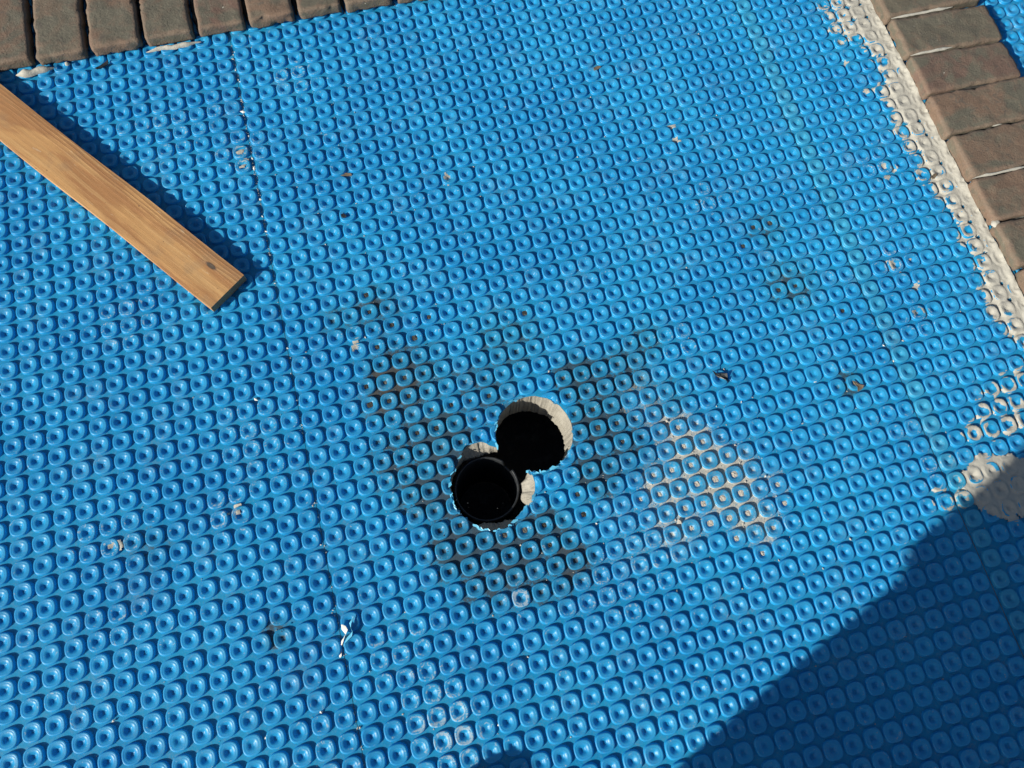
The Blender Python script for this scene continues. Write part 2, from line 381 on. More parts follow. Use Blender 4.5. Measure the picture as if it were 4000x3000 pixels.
sheets = {}
def build_sheet(key, label, x0, x1, film_z):
    Mx, cols = SHEET[key]
    root = thing('studded_membrane', label, 'membrane')
    sheet_film('base_film', x0, x1, -42, 40, film_z, key == 'middle', root, M_BLUE)
    ij = np.array([(i, j, 1) for i in cols for j in range(-40, 42)], float)
    P = ij @ Mx.T; P3 = np.concatenate([P, np.zeros((len(P), 1))], 1)
    ok = in_view(P3); ij, P, P3 = ij[ok], P[ok], P3[ok]
    q = pix(P3); vis = (q[:, 0] > 0) & (q[:, 0] < 4000) & (q[:, 1] > 0) & (q[:, 1] < 3000)
    vis &= ~((P[:, 0] > 28.6) & (P[:, 0] < 36)) & ~((P[:, 1] > 19.4) & (P[:, 0] < 9))
    dist = np.linalg.norm(P3*np.array([1, 1, 1])-np.array(cp), axis=1)
    near_hole = np.zeros(len(P), bool); gone = np.zeros(len(P), bool)
    if key == 'middle':
        gone = np.array([inside_hole(p[0], p[1], -.30) for p in P]); near_hole = np.array([inside_hole(p[0], p[1], .60) for p in P]) & ~gone
    order = [i for i in np.argsort(dist) if vis[i] and not near_hole[i] and not gone[i]]
    cutn = int(near_hole.sum()); single = set(order[:300-cutn])
    rest_V, rest_F, base = [], [], 0
    pale_col = cols[0] if key == 'right' else None
    for i in range(len(P)):
        if gone[i]: continue
        jx, jy = rng.normal(0, .014, 2); a = rng.integers(0, 4)*np.pi/2+rng.normal(0, .03); s = 1+rng.normal(0, .008); sz = (1+rng.normal(0, .07))*(.72 if rng.random() < .025 else 1)
        if near_hole[i]:
            V, F = cut_stud(P[i, 0], P[i, 1])
            if len(F) > 30: link('stud', mesh('stud', V, F), M_BLUE, root)
            continue
        ca, sa = np.cos(a), np.sin(a); Rz = np.array([[ca, -sa], [sa, ca]])
        z0 = (.022 if ij[i, 0] == pale_col else 0.0)
        if i in single:
            o = bpy.data.objects.new('stud', stud_pale if ij[i, 0] == pale_col else stud_me); COL.objects.link(o); o.parent = root
            o.location = (U*(P[i, 0]+jx), U*(P[i, 1]+jy), U*z0); o.rotation_euler = (rng.normal(0, .024), rng.normal(0, .024), a); o.scale = (s, s, sz)
        else:
            V = SV.copy(); V[:, :2] = (V[:, :2]*s) @ Rz.T+P[i]+np.array([jx, jy]); V[:, 2] = V[:, 2]*sz+z0
            V[:, 2] += rng.normal(0, .024)*(V[:, 0]-P[i, 0])+rng.normal(0, .024)*(V[:, 1]-P[i, 1])
            rest_V.append(V); rest_F.append(ALLT+base); base += len(V)
    if rest_V:
        o = link('stud', mesh('stud_field', np.concatenate(rest_V), np.concatenate(rest_F)), M_BLUE, root, kind='stuff')
        if pale_col is not None:
            o.data.materials.append(M_PALE)
            idx = np.array([1 if abs(v[:, 0].mean()-(Mx[0] @ np.array([21, 0, 1]))) < .45 else 0 for v in rest_V], np.int32)
            o.data.polygons.foreach_set('material_index', np.repeat(idx, len(ALLT)))
    sheets[key] = root
    return root
build_sheet('left', 'blue studded plastic membrane sheet under the wooden plank, left of the gritty seam', -40, -10.555, -.152)
mid = build_sheet('middle', 'widest blue studded plastic membrane sheet, cut through by the two round drilled holes', -10.525, 20.52, -.150)
build_sheet('right', 'blue studded plastic membrane sheet running under the right brick edging and its cream mortar strip', 20.56, 52, -.149)

# torn fringe of plastic round the openings
V, F = [], []
for k in range(90):
    p, wh, th = OUTL[rng.integers(0, len(OUTL))]; c = HC1 if wh == 1 else HC2
    o = (p-c)/np.linalg.norm(p-c); t = np.array([-o[1], o[0]]); L = rng.uniform(.08, .42); wd_ = rng.uniform(.03, .13); z = -.14+rng.uniform(0, .10)
    a, b = p+o*.06-t*L*.5, p+o*.06+t*L*.5
    n = len(V); V += [(*a, z-.02), (*(a-o*wd_), z+.01), (*b, z), (*(b-o*wd_*.5), z+.03), (*((a+b)/2-o*wd_*1.4), z+.035)]
    F += [(n, n+1, n+4, n+2), (n+2, n+4, n+3)]
link('torn_fringe', mesh('torn_fringe', V, F, False), M_SHRED, mid, kind='stuff')

# ------------------------------------------------------------------ slab with the drilled openings, ground below
SZ = 62
pts = [(-SZ, -SZ), (SZ, -SZ), (SZ, SZ), (-SZ, SZ)]+[tuple(p) for p, _, _ in OUTL]; n = len(OUTL)
ed = [(0, 1), (1, 2), (2, 3), (3, 0)]+[(4+i, 4+(i+1) % n) for i in range(n)]
v, e, f, *_ = delaunay_2d_cdt([Vector(p) for p in pts], ed, [], 0, 1e-5)
v = np.array([tuple(p) for p in v]); F = []
for t in f:
    c = v[list(t)].mean(0)
    if not inside_hole(c[0], c[1], -.03): F.append(tuple(t))
V = [tuple(p)+(-.19,) for p in v]; cor = len(V)
V += [(x, y, -8.0) for x, y in pts[:4]]
F += [(i, (i+1) % 4, cor+(i+1) % 4, cor+i) for i in range(4)]
# walls of the openings: drilled smooth, broken off on a slope where the mortar has spalled
rows = []
LV = [0, .18, .40, .65, .9, 1.15, 1.4]
for (p, wh, th) in OUTL:
    c = HC1 if wh == 1 else HC2; o = np.array([math.cos(th), math.sin(th)]); r0 = np.linalg.norm(p-c); col = []
    slope = float(max(bumpang(np.array(th), 68, 128, 26)*.85, bumpang(np.array(th), -42, 8, 12), .75*bumpang(np.array(th), -130, -62, 16))) if wh == 2 else 0.0
    dep = 2.35+.55*(fbm(th*3, wh*5.0, 11)-.5)+.30*(fbm(th*11, wh*3.0, 12, 2)-.5) if wh == 1 else 1.2+.5*(fbm(th*5, 2.0, 13)-.5)
    for L in LV:
        fr = L/1.4; r = r0-slope*(.62*min(1, fr*1.5))-(.24*fr*max(0.0, math.cos(th-.45)) if wh == 1 else 0)
        r += (.10+.14*slope)*(fbm(th*6+fr*3*slope, L*4+wh, 21)-.5)*(1 if L > 0 else 0)
        col.append(tuple(c+o*r)+(-.19-dep*fr,))
    rows.append(col)
b0 = len(V)
for col in rows: V += col
m = len(LV)
for i in range(len(rows)):
    j = (i+1) % len(rows)
    for k in range(m-1): F.append((b0+i*m+k, b0+j*m+k, b0+j*m+k+1, b0+i*m+k+1))
link('concrete_slab', mesh('concrete_slab', V, F, False), M_CONC, kind='structure')
gs = 4000
link('ground', mesh('ground', [(-gs, -gs, -8.0), (gs, -gs, -8.0), (gs, gs, -8.0), (-gs, gs, -8.0)], [(0, 1, 2, 3)], False), M_SOIL, kind='structure')

# the sleeve pipe standing in the lower opening, broken open towards the other hole
V, F = [], []; NP = 96; pc = np.array([-2.24, -10.52]); keep = []
for i in range(NP):
    a = 2*math.pi*i/NP; o = np.array([math.cos(a), math.sin(a)])
    zt = -1.05+.14*(fbm(a*4, 0, 31)-.5)
    d = pc+o*1.6-HC1; g = np.hypot(*d) < 2.02; keep.append(not g)
    if g: zt -= .9
    for r, z in ((1.66, -5.0), (1.66, zt-.02), (1.64, zt), (1.58, zt), (1.56, zt-.02), (1.56, -7.9)): V.append(tuple(pc+o*r)+(z,))
for i in range(NP):
    j = (i+1) % NP
    for k in range(5): F.append((i*6+k, j*6+k, j*6+k+1, i*6+k+1))
t = link('sleeve_pipe', mesh('sleeve_pipe', V, F), M_PIPE, None, label='black plastic sleeve pipe set down inside the lower left drilled hole', category='pipe')

# ------------------------------------------------------------------ brick edgings
def brick_mesh(lx, ly, lz, seed, round_=.11):
    # rounded, uneven brick: a box grid pushed in at the arrises and roughened
    g = np.random.default_rng(seed)
    nx, ny, nz = max(6, int(lx*5)), max(6, int(ly*5)), 6
    key = {}; V = []; F = []
    def vid(p):
        k = tuple(np.round(p, 5))
        if k not in key: key[k] = len(V); V.append(p)
        return key[k]
    def face(o, a, b, na, nb):
        for i in range(na):
            for j in range(nb):
                F.append(tuple(vid(o+a*(s/na)+b*(t_/nb)) for s, t_ in ((i, j), (i+1, j), (i+1, j+1), (i, j+1))))
    ex, ey, ez = np.array([lx, 0, 0.]), np.array([0, ly, 0.]), np.array([0, 0, lz]); o = np.zeros(3)
    face(o+ez, ex, ey, nx, ny); face(o, ey, ex, ny, nx); face(o, ex, ez, nx, nz); face(o+ey, ez, ex, nz, nx); face(o, ez, ey, nz, ny); face(o+ex, ey, ez, ny, nz)
    V = np.array(V); ctr = np.array([lx, ly, lz])/2; hs = ctr
    q = V-ctr; wear = []
    inner = np.clip(q, -(hs-round_), hs-round_); d = q-inner; L = np.linalg.norm(d, axis=1, keepdims=True)
    q2 = inner+np.where(L > 1e-6, d/np.maximum(L, 1e-6)*np.minimum(L, round_), 0)
    s = seed*3.1
    nz_ = (fbm(q2[:, 0]*1.1+s, q2[:, 1]*1.1+q2[:, 2], seed, 4)-.5)
    n3 = (fbm(q2[:, 0]*3.1+s, q2[:, 1]*3.1+q2[:, 2]*2, seed+5, 3)-.5)
    edge = np.sort(hs-np.abs(q), axis=1)[:, 1]           # distance to the nearest arris
    wear = np.clip(1-edge/.50, 0, 1)
    chip = np.clip(n3-.02, 0, 1)*wear*1.2
    dirn = q/np.maximum(np.linalg.norm(q, axis=1, keepdims=True), 1e-6)
    q2 = q2+np.stack([nz_*.15*np.sign(q[:, 0])*(np.abs(q[:, 0]) > hs[0]-.3), nz_*.13*np.sign(q[:, 1])*(np.abs(q[:, 1]) > hs[1]-.3), (nz_*.16+n3*.07)*(q[:, 2] > 0)], 1)-dirn*chip[:, None]*.5
    return mesh('brick', q2+ctr, F, True, wear)

def coping(label, bricks):
    t = thing('brick_edging', label, 'brick edging')
    for (x, y, lx, ly, lz, rz, seed, z) in bricks:
        o = link('brick', brick_mesh(lx, ly, lz, seed), M_BRICK, t); o.location = (x*U, y*U, z*U); o.rotation_euler = (rng.normal(0, .012), rng.normal(0, .012), rz)
    return t
bl = []; xs = [-24.55, -21.40, -18.36, -15.32, -12.30, -9.30, -6.36, -3.52, -.42, 2.5, 5.4, 8.3]
for k in range(len(xs)-1):
    bl.append((xs[k]+.16, 19.62+rng.normal(0, .05), xs[k+1]-xs[k]-.30+rng.normal(0, .03), 6.7, .76+rng.normal(0, .03), rng.normal(0, .008), 40+k, .015))
bl.insert(0, (-27.5, 19.6, 2.78, 6.7, .76, 0, 39, .015))
left = coping('upper left row of brown bricks laid side by side with dark open joints', bl)
ys = [17.3, 14.35, 11.40, 8.50, 5.58, 2.62, -.38, -3.32, -6.25, -9.2, -12.1]
br = []
for k in range(len(ys)-1):
    tight = (k in (4, 5, 7))
    br.append((29.15+rng.normal(0, .05), ys[k+1]+.07, 6.65+rng.normal(0, .06), ys[k]-ys[k+1]-.16, .75+rng.normal(0, .025), rng.normal(0, .007), 70+k, .015))
right = coping('right hand row of brown and grey green bricks along the cream mortar strip', br)

def ridge(path, wdt, hgt, seed, mat, name, parent, z0=0.0):   # irregular line of mortar along a path of (x, y)
    path = np.array(path); L = np.concatenate([[0], np.cumsum(np.hypot(*np.diff(path, axis=0).T))]); n = max(8, int(L[-1]*7))
    s = np.linspace(0, L[-1], n); X, Y = np.interp(s, L, path[:, 0]), np.interp(s, L, path[:, 1])
    tx, ty = np.gradient(X), np.gradient(Y); q = np.hypot(tx, ty); tx, ty = tx/q, ty/q; V, F = [], []
    K = 7
    for i in range(n):
        e = min(1, 4*min(i, n-1-i)/n+.12); ww = wdt*e*(.45+1.1*fbm(s[i]*1.7, seed, seed)); hh = hgt*e*(.4+1.2*fbm(s[i]*2.3, seed+3, seed+1)); off = wdt*.5*(fbm(s[i]*1.2, 8, seed+2)-.5)
        for k in range(K):
            a = math.pi*k/(K-1); r = 1+.35*(fbm(s[i]*3, k*1.3, seed+4)-.5); d = -math.cos(a)*ww*r/2+off
            V.append((X[i]-ty[i]*d, Y[i]+tx[i]*d, z0+math.sin(a)*hh*r))
    for i in range(n-1):
        for k in range(K-1): F.append((i*K+k, (i+1)*K+k, (i+1)*K+k+1, i*K+k+1))
    return link(name, mesh(name, V, F), mat, parent)
# cream mortar squeezed into some joints of the right row
ridge([(29.3, 11.42), (31, 11.42), (33.6, 11.43)], .20, .10, 3, M_MORT, 'mortar_joint', right, .66)
ridge([(29.3, 8.52), (30.5, 8.53), (32.2, 8.54)], .17, .10, 5, M_MORT, 'mortar_joint', right, .66)
ridge([(29.2, -.36), (31, -.36), (33, -.36)], .19, .10, 8, M_MORT, 'mortar_joint', right, .66)
ridge([(32.0, 2.64), (32.7, 2.64)], .10, .06, 9, M_MORT, 'mortar_joint', right, .66)
ridge([(29.1, -3.28), (29.7, -3.28)], .45, .14, 11, M_MORT, 'mortar_joint', right, .45)
ridge([(29.2, 14.37), (33, 14.37)], .16, .10, 12, M_MORT, 'mortar_joint', right, .66)
for k, yy in enumerate((5.60, 2.64, -3.30, -6.23, -9.18)):       # dark sand low in the open joints
    ridge([(29.6, yy), (35.6, yy)], .20, .12, 60+k, M_MUD, 'sand_joint', right, .36)
# cream beads squeezed out under the left row
ridge([(-22.75, 19.35), (-21.9, 19.30), (-21.2, 19.45), (-20.6, 19.50)], .34, .34, 21, M_MORT, 'mortar_bead', left, -.02)
ridge([(-15.4, 19.42), (-14.4, 19.45), (-13.2, 19.45), (-12.2, 19.50)], .26, .22, 24, M_MORT, 'mortar_bead', left, -.02)
for k, xx in enumerate(xs[:-3]):
    ridge([(xx, 19.75), (xx, 26.2)], .30, .30, 130+k, M_MUD, 'sand_joint', left, -.10)
ridge([(-20.0, 19.52), (-19.7, 19.52)], .16, .16, 25, M_MORT, 'mortar_bead', left, .0)

# ------------------------------------------------------------------ mortar wiped over the studs
MXr = SHEET['right'][0]; INVR = np.linalg.inv(np.vstack([MXr, [0, 0, 1]]))
def stud_surface(x, y):                    # height of the membrane, right and middle sheets
    g = np.stack([x, y, np.ones_like(x)], -1) @ INVR.T
    zr = prof_z(g[..., 0]-np.round(g[..., 0]), g[..., 1]-np.round(g[..., 1]))
    j = y/ASP; zm = prof_z(x-np.round(x), j-np.round(j))
    rr = np.where(x > 20.54, np.hypot(g[..., 0]-np.round(g[..., 0]), g[..., 1]-np.round(g[..., 1])), np.hypot(x-np.round(x), j-np.round(j)))
    return np.where(x > 20.54, zr, zm), rr
def drape(name, x0, x1, y0, y1, st, cover, level, mat, **props):
    xs, ys = np.arange(x0, x1, st), np.arange(y0, y1, st); X, Y = np.meshgrid(xs, ys)
    zs, rr = stud_surface(X, Y)
    cov = cover(X, Y, rr)                  # >0 where there is mortar; size says how thickly
    lv = level(X, Y, rr)
    coat = .004+.030*np.clip(cov, 0, 1)*fbm(X*3.5, Y*3.5, 51)+.014*(fbm(X*9, Y*9, 52, 2)-.3)
    body = np.maximum(lv, zs+coat*np.clip(cov*3, 0, 1)*sstep(.02, .25, cov))
    Z = np.where(cov > 0, body, zs-.02)
    # dips in the pit of each stud
    Z = Z-(.07*sstep(.17, .04, rr))*(lv > zs)*(fbm(X*1.1, Y*1.1, 54, 2) > .35)
    nx, ny = len(xs), len(ys); I, J = np.meshgrid(np.arange(nx-1), np.arange(ny-1)); a = (J*nx+I).ravel()
    F = np.stack([a, a+1, a+nx+1, a+nx], 1); cf = cov.ravel()[F]; F = F[(cf > 0).sum(1) >= 3]
    used = np.unique(F); mp = np.full(nx*ny, -1); mp[used] = np.arange(len(used))
    V = np.stack([X.ravel(), Y.ravel(), Z.ravel()], 1)[used]
    return link(name, mesh(name, V, mp[F]), mat, None, **props)
LY = np.array([-14, -10.5, -9.35, -8.31, -6.25, -4.67, -2.96, -1.85, -.29, .52, 2.17, 3.19, 4.2, 5.7, 8.62, 10.52, 11.24, 12.07, 14.04, 18])
LX = np.array([27.9, 27.75, 27.5, 27.1, 27.05, 27.55, 27.55, 27.4, 27.35, 27.13, 27.0, 26.95, 26.9, 26.85, 27.5, 27.5, 26.94, 26.5, 26.6, 26.6])
def band_cover(X, Y, rr):
    d = X-np.interp(Y, LY, LX)
    rag = (fbm(X*1.3, Y*1.3, 61, 3)-.5)*1.7+(fbm(X*5, Y*5, 62, 3)-.5)*1.3+.45*sstep(9.5, 13, Y)+.22*sstep(.22, .40, rr)*sstep(.50, .42, rr)
    c = np.clip((d+rag)*.7, -1, 1)
    tri = sstep(.52, .60, rr)*(fbm(X*.8, Y*.8, 63, 2) > .56)*(X < 28.5)        # gaps in the corners between studs
    return np.where(tri > .5, -1, c)
def band_level(X, Y, rr):
    d = X-np.interp(Y, LY, LX); body = -.155+.165*sstep(.25, 1.0, d+.7*(fbm(X*2, Y*2, 64, 3)-.5))
    lv = body+.055*(fbm(X*1.7, Y*1.7, 65, 4)-.52)+.020*(fbm(X*7, Y*7, 66, 3)-.5)-.028
    fil = sstep(28.72, 29.15, X+.42*(fbm(X*.6, Y*.9, 67, 5)-.5))             # fillet up to the bricks
    return lv+fil*(.10+.24*(fbm(X*1.9, Y*1.3, 68, 5)-.42))
drape('mortar_strip', 25.6, 29.22, -13.5, 17.5, .06, band_cover, band_level, M_MORT,
      label='cream mortar strip wiped over the studs along the right brick edging', category='mortar')

def patch_cover(blobs, seed, bias=.0, ring=.0):
    def f(X, Y, rr):
        c = np.full(X.shape, -1.0)
        for (x, y, a, b, ang) in blobs:
            ca, sa = math.cos(ang), math.sin(ang); u = ((X-x)*ca+(Y-y)*sa)/a; v_ = (-(X-x)*sa+(Y-y)*ca)/b
            c = np.maximum(c, 1-np.hypot(u, v_))
        c = c+(fbm(X*2.0, Y*2.0, seed, 4)-.5)*.9+bias
        if ring: c = np.minimum(c, ring-np.abs(rr-.36-.10*(fbm(X*1.3, Y*1.3, seed+9, 2)-.5))*ring*8+(fbm(X*2.3, Y*2.3, seed+3, 4)-.5)*2.4)
        return c
    return f
def low_level(base, amp, seed): return lambda X, Y, rr: base+amp*(fbm(X*1.6, Y*1.6, seed, 4)-.5)
drape('mortar_patch', 20.5, 29.2, -21.5, -14.3, .06, patch_cover([(22.3, -16.5, 1.3, .8, .6), (23.6, -17.3, 1.6, 1.5, 0), (25.2, -18.2, 1.6, 1.4, 0), (22.4, -17.6, .9, .8, 0), (26.5, -19, 1.5, 1.6, 0)], 81, .12),
      low_level(-.03, .16, 82), M_MORT, label='lumpy cream mortar patch lying half in the shadow at the right', category='mortar')
drape('mortar_smear', 19.2, 28.0, -18.2, -11.4, .05, patch_cover([(24.0, -14.0, .8, .75, 0), (25.1, -13.9, .8, .8, 0), (24.7, -12.9, .8, .6, 0), (22.95, -14.1, .55, .5, 0), (25.9, -12.6, .9, .9, 0), (27.0, -12.3, 1.0, 1.0, 0),
      (20.05, -17.05, .65, .62, 0), (21.05, -17.1, .6, .55, 0)], 91, .18, .55), low_level(-.3, .05, 92), M_MORT, kind='stuff',
      label='curled cream mortar smears on stud rims between the mortar strip and the lumpy patch', category='mortar')
sm = [(15.6, 6.3, .7, .5, 0), (23.9, 7.2, .8, .6, .3)]
spots = [at(*p) for p in ((1160, 268), (1160, 300), (935, 590), (950, 640), (1290, 45), (1400, 220), (1750, 690), (2630, 500), (2640, 540), (2745, 775), (2800, 770), (3265, 70), (3255, 110), (3290, 160), (3300, 240), (3380, 130),
         (3390, 360), (3460, 640), (3490, 650), (3470, 690), (3480, 1030), (3560, 1010), (3530, 1060), (3600, 1220), (3590, 1110), (3210, 15), (3120, 5), (880, 2015), (930, 2000), (450, 2120), (1390, 1330))]
drape('mortar_splash', -24, 28, -24, 14.5, .10, lambda X, Y, rr: np.max(np.stack([.25-np.hypot(X-p[0], Y-p[1])*.80 for p in spots]), 0)*1.0+(fbm(X*3, Y*3, 95, 3)-.55)*.8, low_level(-.4, .02, 96), M_MORT,
      kind='stuff', label='cream mortar splashes dried on scattered stud rims', category='mortar')

# ------------------------------------------------------------------ cement and mud left in the pits of studs, crumbs along the seam
def fills(name, cells, mat, lev, seed, label):
    g = np.random.default_rng(seed); V, F = [], []
    for (i, j, f_) in cells:
        n = len(V); K = 12; z = -.146+f_*(.10 if mat is M_CEM else .085); r0 = np.interp(z, PROF[::-1, 1][:8], PROF[::-1, 0][:8])+.02
        V.append((i, -j*ASP, z+g.normal(0, .012)))
        for ring in (.5, 1.0):
            for k in range(K):
                a = 2*np.pi*k/K+g.normal(0, .1); r = r0*ring*(1+g.normal(0, .09)); V.append((i+r*np.cos(a), -j*ASP+r*np.sin(a), z+g.normal(0, .010)-(.012 if ring == 1 else 0)))
        for k in range(K):
            k2 = (k+1) % K; F += [(n, n+1+k, n+1+k2), (n+1+k, n+1+K+k, n+1+K+k2, n+1+k2)]
    link(name, mesh(name, V, F, False), mat, None, kind='stuff', label=label, category='residue')
fills('cement_residue', [(8, 13, .8), (9, 13, .85), (10, 13, .8), (9, 14, .85), (10, 14, .8), (8, 14, .75), (8, 15, .8), (9, 15, .85), (10, 15, .6), (9, 16, .6), (7, 12, .5), (10, 17, .4), (12, 14, .5), (12, 15, .5), (8, 12, .45), (7, 14, .45),
       (7, 15, .45), (9, 11, .4), (8, 11, .4), (10, 12, .45), (8, 10, .35), (6, 12, .25), (11, 16, .3), (6, 13, .3), (5, 13, .25)], M_CEM, 0, 5, 'dry grey cement set in the pits of studs right of the drilled holes')
fills('mud_residue', [(-6, -1, .75), (-6, 0, .5), (-5, 1, .5), (-3, 1, .5), (-4, 2, .9), (-6, 2, .6), (-7, 4, .45), (-6, 4, .45), (-5, 4, .5), (-7, 5, .95), (-6, 5, .6), (-5, 5, .5), (-2, 7, .35), (-1, 6, .35), (-4, 7, .45), (-5, 7, .5), (-3, 6, .4),
       (16, 0, .65), (17, 0, .7), (15, 1, .6), (16, 4, .65), (17, 4, .6), (19, 6, .5), (2, 2, .85), (4, 9, .8), (4, 8, .5), (5, 10, .5), (-2, 13, .6), (-1, 13, .7), (0, 13, .4), (0, 14, .5), (-1, 14, .5), (2, 13, .8), (2, 12, .5), (-4, 12, .4),
       (-2, 6, .3), (5, 9, .4), (3, 6, .3), (-4, 6, .3)], M_MUD, 0, 6, 'brown mud settled in the pits of studs round the drilled holes')

def crumbs(name, P, size, mat, seed, **props):
    g = np.random.default_rng(seed); V, F = [], []
    base = np.array([(1, 0, 0), (-1, 0, 0), (0, 1, 0), (0, -1, 0), (0, 0, 1), (0, 0, -1)], float); fc = [(0, 2, 4), (2, 1, 4), (1, 3, 4), (3, 0, 4), (2, 0, 5), (1, 2, 5), (3, 1, 5), (0, 3, 5)]
    for p in P:
        s = size*g.lognormal(0, .45)*np.array([1, g.uniform(.4, .9), g.uniform(.35, .7)]); a = g.uniform(0, 6.3); c, q = np.cos(a), np.sin(a)
        b = base*s*g.uniform(.7, 1.25, (6, 1)); n = len(V)
        for x, y, z in b: V.append((p[0]+c*x-q*y, p[1]+q*x+c*y, p[2]+z+s[2]*.8))
        F += [tuple(n+i for i in t) for t in fc]
    return link(name, mesh(name, V, F, False), mat, None, **props)
g = np.random.default_rng(12); P = []
for k in range(200):                       # along the seam
    y = g.uniform(-22, 19) if k < 110 else g.uniform(3, 19); P.append((-10.53+g.normal(0, .05)+.006*0, y, -.15))
for k in range(460):                       # thinly everywhere, low between the studs
    x, y = g.uniform(-24, 27), g.uniform(-27, 20); i, j = np.floor(x)+.5, np.floor(y/ASP)+.5
    P.append((i+g.normal(0, .12), (j+g.normal(0, .12))*ASP, -.15))
for k in range(260):                       # round the cement
    x, y = g.normal(8.7, 2.6), g.normal(-13, 2.2); i, j = np.floor(x)+.5, np.floor(y/ASP)+.5
    P.append((i+g.normal(0, .16), (j+g.normal(0, .16))*ASP, -.15))
P = [p for p in P if not inside_hole(np.array(p[0]), np.array(p[1]), .1)]
crumbs('mortar_crumbs', P, .032, M_CEM, 3, kind='stuff', label='pale mortar crumbs strewn between the studs and along the seam', category='debris')
g = np.random.default_rng(31)
crumbs('mortar_crumbs', [(-10.54+g.normal(0, .05)+.0035*(y-5), y, -.14) for y in list(g.uniform(4, 18.5, 34))+list(g.uniform(-20, 4, 16))], .062, M_WHITE, 33, kind='stuff', label='white mortar crumbs caught along the narrow seam between two membrane sheets', category='debris')
big = [(2432, 2817), (2328, 2050), (1680, 2510), (1950, 2830), (445, 2815), (2895, 1570), (1040, 2880), (1255, 2780), (3180, 1490), (3450, 1350), (3490, 1410), (2985, 1805), (2990, 1860), (1240, 1460), (1000, 1560), (640, 580), (2330, 2045), (3925, 1480)]
crumbs('mortar_crumbs', [(*at(*b, -.12), -.13) for b in big], .09, M_WHITE, 9, kind='stuff', label='larger white mortar crumbs lying singly between studs', category='debris')
g = np.random.default_rng(15)
crumbs('dark_grit', [(*at(u+g.normal(0, s), v_+g.normal(0, s), -.1), -.13+.13*(g.random() < .35)) for (u, v_, s, n) in ((1800, 2100, 90, 50), (2350, 1650, 80, 50), (1500, 1350, 130, 60), (2050, 2120, 90, 40), (1080, 2500, 60, 26), (2000, 1350, 200, 50)) for _ in range(n)
       if True], .022, M_SHARD, 16, kind='stuff', label='fine black grit scattered on the studs around the drilled holes', category='debris')

# ------------------------------------------------------------------ the plank
ang = math.atan2(15.13, -11.45); PL, PW, PT = 21.2, 2.45, .55
nx, ny, nz = 60, 10, 4
def plank_mesh():
    key = {}; V = []; F = []
    def vid(p):
        k = tuple(np.round(p, 5))
        if k not in key: key[k] = len(V); V.append(np.array(p, float))
        return key[k]
    def face(o, a, b, na, nb):
        o, a, b = map(np.array, (o, a, b))
        for i in range(na):
            for j in range(nb): F.append(tuple(vid(o+a*(s/na)+b*(t_/nb)) for s, t_ in ((i, j), (i+1, j), (i+1, j+1), (i, j+1))))
    X, Y, Z = (PL, 0, 0), (0, PW, 0), (0, 0, PT); y0 = -PW/2
    face((0, y0, PT), X, Y, nx, ny); face((0, y0, 0), Y, X, ny, nx); face((0, y0, 0), X, Z, nx, nz); face((0, -y0, 0), Z, X, nz, nx); face((0, y0, 0), Z, Y, nz, ny); face((PL, y0, 0), Y, Z, ny, nz)
    V = np.array(V); hs = np.array([PL, PW, PT])/2; ctr = np.array([PL/2, 0, PT/2]); q = V-ctr; r = .035
    inn = np.clip(q, -(hs-r), hs-r); d = q-inn; L = np.linalg.norm(d, axis=1, keepdims=True)
    q = inn+np.where(L > 1e-6, d/np.maximum(L, 1e-6)*np.minimum(L, r), 0); V = q+ctr
    V[:, 1] += .03*np.sin(V[:, 0]*.5+1)+.02*(fbm(V[:, 0]*1.3, V[:, 1]*0+2, 71)-.5)*np.sign(V[:, 1])
    V[:, 2] += .02*(fbm(V[:, 0]*.6, V[:, 1]*2, 72)-.5)*(V[:, 2] > .2)
    V[:, 0] += (.03*(fbm(V[:, 1]*6, V[:, 2]*6, 73)-.5))*(V[:, 0] < .1)
    return mesh('wooden_plank', V, F, True)
mid_end = (np.array([-11.84, 3.33])+np.array([-13.86, 1.93]))/2
pk = link('wooden_plank', plank_mesh(), M_WOOD, None, label='sawn wooden plank with a dark knot lying on the studs at upper left', category='plank')
pk.location = (mid_end[0]*U, mid_end[1]*U, .004*U); pk.rotation_euler = (0, 0, ang+math.radians(.2))
for p_ in pk.data.polygons:
    if abs(p_.normal.x) > .9 or abs(p_.normal.y) > .9 or abs(p_.normal.z) > .9: p_.use_smooth = False

# ------------------------------------------------------------------ small litter
def flake(name, pts, mat, label, cat, curl=.12, thick=.03, z=.02):
    c = np.mean(pts, 0); ring = [np.array(p) for p in pts]; V, F = [], []; n = len(ring)
    for dz in (0, -thick):
        V.append((*c, z+curl*.2+dz))
        for k, p in enumerate(ring): V.append((*(c+(p-c)*.55), z+curl*.45*(1 if k % 2 else .5)+dz))
        for k, p in enumerate(ring): V.append((*p, z+curl*(1 if k % 3 == 0 else .15)+dz))
    B = 1+2*n
    for k in range(n):
        j = (k+1) % n
        F += [(0, 1+k, 1+j), (1+k, 1+n+k, 1+n+j, 1+j), (B, B+1+j, B+1+k), (B+1+k, B+1+j, B+1+n+j, B+1+n+k), (1+n+k, B+1+n+k, B+1+n+j, 1+n+j)]
    return link(name, mesh(name, V, F, False), mat, None, label=label, category=cat)
A = lambda *p: [at(u, v_, .05) for u, v_ in p]
flake('plastic_shard', A((2779, 1451), (2800, 1458), (2815, 1457), (2836, 1462), (2843, 1480), (2846, 1497), (2832, 1488), (2810, 1476), (2795, 1466)), M_SHARD, 'pointed black shard lying across a stud right of centre, above the cement', 'shard', .22)
flake('dry_leaf', A((3330, 1487), (3345, 1490), (3358, 1500), (3375, 1505), (3370, 1518), (3352, 1530), (3350, 1512), (3336, 1498)), M_LEAF, 'small brown leaf scrap on studs at the right middle', 'leaf', .06)
